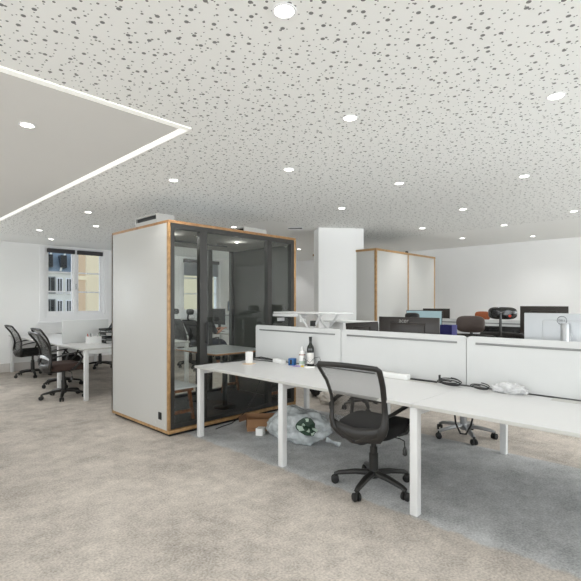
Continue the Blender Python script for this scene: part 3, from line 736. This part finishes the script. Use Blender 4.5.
o = MB().box((-.01, -.006, 0), (.01, .006, .05), .003).build('cable_plug', 'plastic'); o.location = (3.445, 1.66, Z+.028); tag(o, 'black plug sticking up from the large cable coil', 'plug')
cable('coiled_cable', 'small coil of black cable between the large coil and the clear pouch', coil(3.43, 1.33, .036, .06, 2, Z, ang=.25), .004)
cable('desk_cable', 'straight black cable along the desk slot left of the large coil', [(3.475, 2.0, Z+.006), (3.48, 1.85, Z+.006), (3.48, 1.70, Z+.006)], .005)
b = MB(); b.box((-.03, -.16, 0), (.03, .16, .045), .006); o = b.build('power_box', 'white'); o.location = (3.45, 2.10, Z); tag(o, 'long low white box against the screen above the chair back', 'box')
b = MB(); b.box((-.03, -.09, 0), (.03, .09, .042), .005); o = b.build('power_adapter', 'white'); o.location = (3.42, 3.50, Z); o.rotation_euler.z = -.2; tag(o, 'flat white adapter lying left of the blue carton', 'adapter')
t = thing('small_carton', 'small blue and black carton in front of the white spray bottle', 'carton', (3.405, 3.285, Z), .3)
MB().box((-.033, -.033, 0), (.033, .033, .074), .003).build('box', 'blue', t); MB().box((-.0345, -.012, .012), (-.0332, .012, .06)).build('printed_panel', 'foil', t)
t = thing('spray_bottle', 'white cleaning bottle with orange band beside the wine bottle', 'bottle', (3.455, 3.19, Z))
MB().lathe([(.0005, 0), (.030, 0), (.033, .006), (.033, .125), (.028, .145), (.014, .155), (.014, .16), (.0005, .16)], 24).build('body', 'white', t)
MB().lathe([(.0005, .16), (.016, .16), (.016, .185), (.008, .19), (.007, .205), (.0005, .205)], 18).build('cap', 'white', t)
MB().lathe([(.0331, .112), (.0336, .112), (.0336, .120), (.0331, .120)], 24).build('orange_band', 'orange', t)
MB().lathe([(.0331, .02), (.0335, .02), (.0335, .05), (.0331, .05)], 24).build('blue_band', 'greenpale', t)
t = thing('wine_bottle', 'dark wine bottle with a pale label standing on the long desk', 'bottle', (3.475, 3.09, Z))
MB().lathe([(.0005, 0), (.034, 0), (.038, .005), (.038, .18), (.034, .205), (.018, .232), (.0145, .25), (.0145, .265), (.0005, .265)], 28).build('glass', 'wine', t)
MB().lathe([(.0005, .266), (.0155, .266), (.0155, .295), (.017, .296), (.017, .308), (.0005, .308)], 18).build('capsule', 'foil', t)
def lab(u, v):
    a = math.radians(150+150*u-15); return Vector((.0386*math.cos(a), .0386*math.sin(a), .03+.115*v))
MB().grid(lab, 16, 2).build('label', 'label', t, sharp=0)
for z in (.06, .075, .09): MB().lathe([(.0387, z), (.0388, z), (.0388, z+.002), (.0387, z+.002)], 28).build('label_line', 'print_grey', t).hide_render = False
cable('earphone_cable', 'thin black cable looping behind the wine bottle', [(3.40, 3.13, Z+.003), (3.40, 3.12, Z+.09), (3.41, 3.04, Z+.05), (3.44, 3.0, Z+.10), (3.46, 2.955, Z+.11), (3.46, 2.94, Z+.08), (3.45, 2.99, Z+.03), (3.45, 3.01, Z+.003)], .0022)
o = MB().box((-.022, -.05, 0), (.022, .05, .014), .003).build('card_box', ['paper']); o.location = (3.385, 3.02, Z); o.rotation_euler.z = .5; tag(o, 'small white card box in front of the wine bottle', 'carton')
o = MB().box((-.012, -.012, 0), (.012, .012, .016), .002).build('sticky_notes', 'yellow'); o.location = (3.375, 3.115, Z); tag(o, 'tiny yellow note block in front of the wine bottle', 'notes')
o = MB().tube([(0, -.045, .006), (0, -.043, .006), (0, .05, .006)], [.003, .006, .006], 8).build('lilac_pen', 'purple'); o.location = (3.36, 3.17, Z); o.rotation_euler.z = .6; tag(o, 'lilac marker lying in front of the spray bottle', 'pen')

def blob(name, m, size, seed, amp, freq, nu=72, nv=36, flatten=.0, pinch=None):
    b = MB(); sx, sy, sz = size
    def f(u, v):
        a = 2*PI*u; ph = PI*(v-.5); d = Vector((math.cos(a)*math.cos(ph), math.sin(a)*math.cos(ph), math.sin(ph)))
        rr = 1+amp*noise.fractal(d*freq+Vector((seed, 0, 0)), 1.0, 2.0, 4)+amp*.8*abs(noise.noise(d*freq*2.3+Vector((0, seed, 0))))
        p = Vector((d.x*sx*rr, d.y*sy*rr, d.z*sz*rr+sz*.86))
        if pinch: p = pinch(p)
        p.z = max(p.z, .001+.0*p.x); return p
    b.grid(f, nu, nv, True)
    bmesh.ops.remove_doubles(b.bm, verts=b.bm.verts[:], dist=.0004)
    return b.build(name, m, sharp=0), f
p1, _ = blob('clear_pouch', 'pouch', (.038, .11, .040), 5.2, .30, 2.2)
p1.location = (3.45, 1.13, Z); p1.rotation_euler.z = .1; tag(p1, 'crumpled clear plastic pouch beside the small cable coil', 'pouch')

# cables hanging below the long desk
cable('hanging_cable', 'black cable loop hanging below the long desk by the grey chair base', [(3.58, 1.60, .69), (3.58, 1.60, .55), (3.58, 1.585, .42), (3.58, 1.545, .345), (3.58, 1.50, .35), (3.58, 1.46, .43), (3.58, 1.43, .56), (3.58, 1.42, .69)], .008)
cable('floor_cable', 'thin black cable trailing from the booth corner to the cardboard box', [(3.60, 3.93, .69), (3.58, 3.98, .5), (3.50, 4.02, .28), (3.36, 4.03, .12), (3.20, 4.05, .03), (3.08, 4.08, .01), (2.98, 4.06, .006)], .005)

# ------------------------------------------------------------------ under the desk
bx = thing('cardboard_box', 'open brown cardboard box on the floor beneath the left end of the long desk', 'box', (3.38, 3.74, 0), math.radians(-38))
w_, d_, h_ = .34, .25, .13
f = MB(); f.box((-w_/2, -d_/2, 0), (w_/2, d_/2, .004)); f.box((-w_/2, -d_/2, .004), (w_/2, -d_/2+.004, h_)); f.box((-w_/2, d_/2-.004, .004), (w_/2, d_/2, h_)); f.box((-w_/2, -d_/2+.004, .004), (-w_/2+.004, d_/2-.004, h_)); f.box((w_/2-.004, -d_/2+.004, .004), (w_/2, d_/2-.004, h_)); f.build('carton_body', 'cardboard', bx)
for y, s, a in ((-d_/2, -1, 35), (d_/2, 1, 20)):
    MB().box((-w_/2, y, h_), (w_/2, y+s*.11, h_+.003), rot=Matrix.Rotation(math.radians(-s*a), 3, 'X'), pivot=(0, y, h_)).build('flap', 'cardboard', bx)
for x, s, a in ((-w_/2, -1, 15), (w_/2, 1, 30)):
    MB().box((x, -d_/2, h_), (x+s*.09, d_/2, h_+.003), rot=Matrix.Rotation(math.radians(s*a), 3, 'Y'), pivot=(x, 0, h_)).build('flap', 'cardin', bx)
o = MB().box((-.05, -.04, 0), (.05, .04, .075), .004).build('paper_carton', 'paper'); o.location = (3.20, 3.56, 0); o.rotation_euler.z = .5; tag(o, 'small white carton on the floor between the cardboard box and clear bag', 'carton')
def pin(p): 
    k = max(0, (p.y-.16)/.2); return Vector((p.x*(1-.35*k), p.y, p.z*(1-.35*k)))
bag = thing('rubbish_bag', 'clear plastic bag with a green printed emblem lying under the long desk', 'bag', (3.33, 3.14, 0), math.radians(14))
o, bf = blob('bag_body', 'bag', (.17, .35, .18), 1.3, .16, 2.0, 96, 48, pinch=pin); o.parent = bag
def emblem(u, v, rr=.115):
    a = 2*PI*u; q = v
    cy, cz = -.17, .205
    y = cy+rr*q*math.cos(a)*1.05; z = cz+rr*q*math.sin(a)*.85
    d = Vector((-.17*1.0, y, (z-.155))).normalized()
    # march along the bag's surface function toward -X / up side
    uu = (math.atan2(y/.36, -.11/.17)/(2*PI)) % 1; vv = .5+math.asin(max(-1, min(1, (z-.155)/.18*.8)))/PI
    p = bf(uu, vv); c = Vector((0, 0, .155)); return c+(p-c)*1.025
b = MB(); b.grid(lambda u, v: emblem(u, v), 28, 6, True); b.build('printed_emblem', 'green', bag, sharp=0)
for (u0, u1, v0, v1) in ((.90, 1.02, .55, .92), (.04, .12, .35, .62), (.20, .27, .60, .88), (.52, .60, .45, .95), (.63, .74, .62, .86), (.78, .85, .15, .55)):
    b = MB(); b.grid(lambda u, v: (lambda c, p: c+(p-c)*1.02)(Vector((0, 0, .155)), emblem(u0+(u1-u0)*u, v0+(v1-v0)*v)), 6, 4); b.build('printed_leaf', 'greenpale', bag, sharp=0)
b = MB(); b.tube([(-.02, -.34, .07), (-.01, -.40, .05), (.03, -.45, .025)], [.05, .018, .045], 10, flat=.6); b.build('tied_end', 'bag', bag)
wb, _ = blob('paper_bag', 'whitebag', (.11, .14, .085), 9.1, .3, 2.4, 48, 24); wb.location = (4.86, 3.98, 0); tag(wb, 'crumpled whitish bag on the pale carpet beyond the long desk', 'bag')
bp, _ = blob('backpack', 'seat', (.14, .17, .14), 3.7, .12, 1.6, 40, 20); bp.location = (5.12, 4.36, 0); tag(bp, 'dark backpack on the floor behind the crumpled whitish bag', 'bag')

# ------------------------------------------------------------------ things on the window desk
pb = thing('pen_box', 'white open box full of pens on the window desk', 'box', (2.97, 7.36, Z), .0)
f = MB(); a_, c_, h_ = .10, .07, .11
for lo, hi in (((-a_, -c_, 0), (a_, c_, .004)), ((-a_, -c_, .004), (a_, -c_+.004, h_)), ((-a_, c_-.004, .004), (a_, c_, h_)), ((-a_, -c_+.004, .004), (-a_+.004, c_-.004, h_)), ((a_-.004, -c_+.004, .004), (a_, c_-.004, h_))): f.box(lo, hi)
f.build('box_body', 'white', pb)
for i, (x, y, m_, lean) in enumerate(((-.07, .01, 'red', -.02), (-.05, -.03, 'white', .02), (-.02, .03, 'foil', -.01), (.03, -.02, 'white', .03), (.06, .02, 'foil', .02), (.085, -.01, 'greenpale', .01))):
    o = MB().tube([(0, 0, 0), (lean, .01, .15)], .006, 8).build(('pen', 'marker')[i % 2], m_); o.location = (2.97+x, 7.36+y, Z+.006)
    tag(o, ('red pen at the left of the white pen box', 'white marker leaning in the left half of the pen box', 'dark pen in the middle of the pen box', 'white marker right of the middle of the pen box', 'dark marker near the right side of the pen box', 'pale green marker at the far right of the pen box')[i], 'pen', 'pens in the white box')
lt = thing('letter_tray', 'stack of black mesh letter trays beside the white pen box', 'letter tray', (3.20, 7.26, Z))
for k in range(4):
    z = .005+k*.065; f = MB(); f.box((-.13, -.12, z), (.13, .12, z+.004)); f.box((-.13, -.12, z+.004), (-.126, .12, z+.035)); f.box((.126, -.12, z+.004), (.13, .12, z+.035)); f.box((-.126, .155, z+.004), (.126, .12, z+.035)); f.build('tray', 'blackmetal', lt)
for x in (-.12, .12):
    for y in (-.11, .11): MB().cyl((x, y, 0), (x, y, .23), .004, seg=8).build('post', 'blackmetal', lt)
for k, z in ((0, .01), (2, .14)):
    o = MB().box((-.105, -.10, 0), (.105, .10, .02)).build('paper_stack', 'paper'); o.location = (3.20, 7.26, Z+z); tag(o, ('white papers in the lowest black letter tray', 'white papers in the second letter tray from the top')[k//2], 'papers', 'papers in the letter trays')
# picture and thermostat on the window wall
pc = thing('wall_picture', 'small blue-grey framed picture on the window wall seen through the booth', 'picture', (8.22, YW-.001, 1.30))
MB().box((-.13, -.02, -.14), (.13, 0, .14), .003).build('frame', 'blackmetal', pc); MB().box((-.12, -.022, -.13), (.12, -.02, .13)).build('print', 'art', pc)
o = MB().box((-.03, -.015, -.04), (.03, 0, .04), .004).build('wall_thermostat', 'plastic'); o.location = (8.25, YW-.001, 1.62); tag(o, 'small black control on the wall above the blue-grey picture', 'wall control')

# ------------------------------------------------------------------ seated person
def skin_mesh(name, verts, edges, radii, matname, parent, root=0, sub=2):
    me = bpy.data.meshes.new(name); me.from_pydata(verts, edges, []); me.update()
    o = bpy.data.objects.new(name, me); COL.objects.link(o)
    md = o.modifiers.new('s', 'SKIN'); md.use_smooth_shade = True
    for i, d in enumerate(me.skin_vertices[0].data):
        r_ = radii[i]; d.radius = r_ if isinstance(r_, tuple) else (r_, r_); d.use_root = (i == root)
    s = o.modifiers.new('u', 'SUBSURF'); s.levels = sub; s.render_levels = sub
    dg = bpy.context.evaluated_depsgraph_get(); dg.update()
    nm = bpy.data.meshes.new_from_object(o.evaluated_get(dg)); bpy.data.objects.remove(o)
    nm.materials.clear(); nm.materials.append(M[matname])
    for p in nm.polygons: p.use_smooth = True; p.material_index = 0
    o = bpy.data.objects.new(name, nm); COL.objects.link(o)
    if parent is not None: o.parent = parent
    return o
class SK:
    def __init__(s): s.v = []; s.e = []; s.r = []
    def add(s, p, r, link=None):
        s.v.append(p); s.r.append(r); i = len(s.v)-1
        if link is not None: s.e.append((link, i))
        return i
    def chain(s, pts, link):
        for p, r in pts: link = s.add(p, r, link)
        return link
pr = thing('person', 'person in black top sitting at the desk beyond the booth, hands raised over the desk', 'person', (5.46, 7.80, 0))
k = SK(); pel = k.add((-.08, 0, .585), (.13, .10))
spn = k.chain([((-.08, 0, .70), (.125, .095)), ((-.05, 0, .84), (.135, .10)), ((-.02, 0, .96), (.14, .095)), ((.0, 0, 1.03), (.085, .07))], pel)
nk = k.chain([((.02, 0, 1.08), .055), ((.035, 0, 1.13), .052), ((.055, 0, 1.18), (.07, .085)), ((.06, 0, 1.25), (.078, .095)), ((.055, 0, 1.31), (.05, .06))], spn)
hand = {}
for s in (1, -1):
    k.chain([((-.04, s*.09, .575), .085), ((.16, s*.12, .565), .078), ((.34, s*.13, .555), .06), ((.40, s*.13, .50), .055), ((.41, s*.13, .30), .052), ((.42, s*.13, .12), .036), ((.43, s*.13, .07), .04), ((.54, s*.14, .035), .032)], pel)
    h = k.chain([((-.015, s*.13, 1.0), .065), ((-.01, s*.185, .985), .058), ((.05, s*.215, .86), .046), ((.11, s*.225, .78), .040), ((.24, s*.16, .80), .034), ((.34, s*.10, .835), .024), ((.40, s*.07, .855), (.034, .016))], spn-1)
    for j, (dy, L) in enumerate(((.030, .075), (.010, .085), (-.010, .08), (-.028, .062))):
        y = s*(.07+dy*.9); k.chain([((.435, y, .862), .009), ((.435+L*.5, y-s*.006, .868), .0085), ((.435+L*.9, y-s*.012, .852), .0075)], h)
    k.chain([((.40, s*.032, .868), .010), ((.425, s*.018, .885), .009)], h)
body = skin_mesh('body', k.v, k.e, k.r, 'skin', pr, 0, 1)
# face details
b = MB(); b.tube([(.130, 0, 1.245), (.150, 0, 1.225), (.137, 0, 1.212)], [.007, .013, .008], 8); b.build('nose', 'skin', pr)
for s in (1, -1):
    MB().lathe([(.0005, -.01), (.008, -.006), (.010, 0), (.008, .006), (.0005, .01)], 10, (.127, s*.032, 1.25)).build('eye', 'foil', pr)
    b = MB(); b.tube([(.055, s*.083, 1.255), (.05, s*.094, 1.25), (.055, s*.086, 1.225)], [.012, .014, .009], 8, flat=.5); b.build('ear', 'skin', pr)
MB().box((.128, -.024, 1.186), (.138, .024, 1.193), .002).build('mouth', 'red', pr)
def hairf(u, v):
    a = 2*PI*u; ph = PI/2*v; d = Vector((math.cos(a)*math.cos(ph), math.sin(a)*math.cos(ph), math.sin(ph)))
    low = 1.265 if math.cos(a) > .35 else 1.19
    z = low+(1.345-low)*math.sin(ph); q = math.cos(ph)**.55
    return Vector((.045+d.x/max(.01, math.cos(ph))*.100*q, d.y/max(.01, math.cos(ph))*.096*q, z+.006*noise.noise(d*6)))
MB().grid(hairf, 36, 10, True).build('hair', 'hair', pr, sharp=0)
k = SK(); c0 = k.add((-.08, 0, .60), (.152, .118))
c1 = k.chain([((-.08, 0, .70), (.148, .115)), ((-.05, 0, .84), (.155, .118)), ((-.02, 0, .96), (.155, .11)), ((.0, 0, 1.045), (.09, .08))], c0)
for s in (1, -1):
    k.chain([((-.015, s*.13, 1.0), .08), ((-.01, s*.19, .985), .072), ((.05, s*.218, .86), .062), ((.09, s*.224, .80), .055), ((.13, s*.214, .788), .05)], c1-1)
skin_mesh('black_top', k.v, k.e, k.r, 'shirt', pr, 0, 1)
k = SK(); c0 = k.add((-.08, 0, .60), (.15, .12))
for s in (1, -1):
    k.chain([((-.04, s*.09, .585), .102), ((.16, s*.12, .575), .092), ((.34, s*.13, .565), .076), ((.41, s*.13, .50), .072), ((.415, s*.13, .30), .066), ((.42, s*.13, .14), .055)], c0)
skin_mesh('trousers', k.v, k.e, k.r, 'trousers', pr, 0, 1)
for s in (1, -1):
    b = MB(); b.tube([(.37, s*.13, .045), (.43, s*.13, .055), (.52, s*.135, .040), (.60, s*.14, .030)], [.03, .046, .042, .026], 12, flat=.85); b.build('shoe', 'shoe', pr)

# ------------------------------------------------------------------ street outside
struct(MB().box((-30, YW+3, -9.2), (70, 75, -9)).build('ground', 'asphalt'))
def building(name, label, x0, x1, y0, y1, z0, z1, wallm, wins, roof=None):
    t = thing(name, label, 'building', (x0, y0, z0))
    MB().box((0, 0, 0), (x1-x0, y1-y0, z1-z0)).build('facade', wallm, t)
    for (wx, wz, ww, wh, sh_) in wins:
        f = MB().box((wx-x0-ww/2-.12, -.10, wz-z0-.12), (wx-x0+ww/2+.12, 0, wz-z0+wh+.12)).build('window_surround', 'white_trim' if not sh_ else 'shutter', t)
        MB().box((wx-x0-ww/2, -.14, wz-z0), (wx-x0-.06, -.10, wz-z0+wh)).build('pane', 'dark_glass', f); MB().box((wx-x0+.06, -.14, wz-z0), (wx-x0+ww/2, -.10, wz-z0+wh)).build('pane', 'dark_glass', f)
    if roof:
        b = MB(); h = roof
        b.rings([[Vector((-.3, -.3, z1-z0)), Vector((x1-x0+.3, -.3, z1-z0)), Vector((x1-x0+.3, y1-y0+.3, z1-z0)), Vector((-.3, y1-y0+.3, z1-z0))], [Vector((.2, 1.4, z1-z0+h)), Vector((x1-x0-.2, 1.4, z1-z0+h)), Vector((x1-x0-.2, y1-y0-1.4, z1-z0+h)), Vector((.2, y1-y0-1.4, z1-z0+h))]], smooth=False)
        b.build('mansard_roof', 'slate', t)
        for q in range(int((x1-x0)/1.5)):
            MB().tube([(q*1.5+.3, -.32, z1-z0+.1), (q*1.5+1.4, 1.0, z1-z0+h*.9)], .10, 6).build('roof_strut', 'fac_white', t)
            MB().box((q*1.5+.35, -.35, z1-z0+.5), (q*1.5+1.0, .6, z1-z0+h*.6)).build('dormer', 'dark_glass', t)
    return t
wn = []
for z in (-7.9, -5.3, -2.7, -.05, 2.5):
    for x in (14.0, 17.3, 20.6):
        wn += [(x, z, .85, 1.7, True)] + [(x+q, z, .42, 1.6, False) for q in (1., 2.) if x+q < 21.5]
building('apartment_building', 'white apartment building with blue slate roof outside the left window sash', 12.0, 21.9, 55, 64, -9, 4.9, 'fac_white', wn, 3.2)
building('stone_building', 'cream stone building filling the view outside the right window sash', 12.05, 34, 31, 32.2, -9, 16, 'fac_cream', [(13.0, -.9, .7, 1.6, False), (16.5, -4.4, .9, 2., False), (20, -4.4, .9, 2., False)])
t = thing('stone_pier', 'tan stone wall end outside the right window sash, nearest its left edge', 'building', (9.0, 24.5, -9))
MB().box((.0, 0, 0), (.46, .3, 25)).build('pier', 'fac_tan', t); MB().box((-.05, -.06, 11.6), (.51, .36, 11.8)).build('string_course', 'fac_cream', t)

# ------------------------------------------------------------------ world, camera
w = bpy.data.worlds.new('sky'); sc.world = w; w.use_nodes = True
bg = w.node_tree.nodes['Background']
tcw = w.node_tree.nodes.new('ShaderNodeTexCoord'); sx = w.node_tree.nodes.new('ShaderNodeSeparateXYZ'); rp = w.node_tree.nodes.new('ShaderNodeValToRGB')
w.node_tree.links.new(tcw.outputs['Generated'], sx.inputs[0]); w.node_tree.links.new(sx.outputs[2], rp.inputs[0]); w.node_tree.links.new(rp.outputs[0], bg.inputs[0])
rp.color_ramp.elements[0].color = (.80, .86, .92, 1); rp.color_ramp.elements[1].color = (.55, .70, .95, 1)
bg.inputs[1].default_value = 1.5

cam = bpy.data.cameras.new('camera'); co = bpy.data.objects.new('camera', cam); COL.objects.link(co)
co.location = (0, 0, 1.42); co.rotation_euler = (PI/2, 0, -math.radians(45.79))
cam.sensor_width = 36; cam.lens = 36*446/581; cam.shift_y = 11.5/581; cam.clip_start = .05; cam.clip_end = 300
sc.camera = co
vs = sc.view_settings
vs.view_transform = 'Standard'; vs.look = 'None'; vs.gamma = 1; vs.use_curve_mapping = False; vs.exposure = .08
sc.cycles.max_bounces = 10; sc.cycles.diffuse_bounces = 6; sc.cycles.transparent_max_bounces = 24; sc.cycles.use_denoising = True
sc.cycles.sample_clamp_indirect = 6
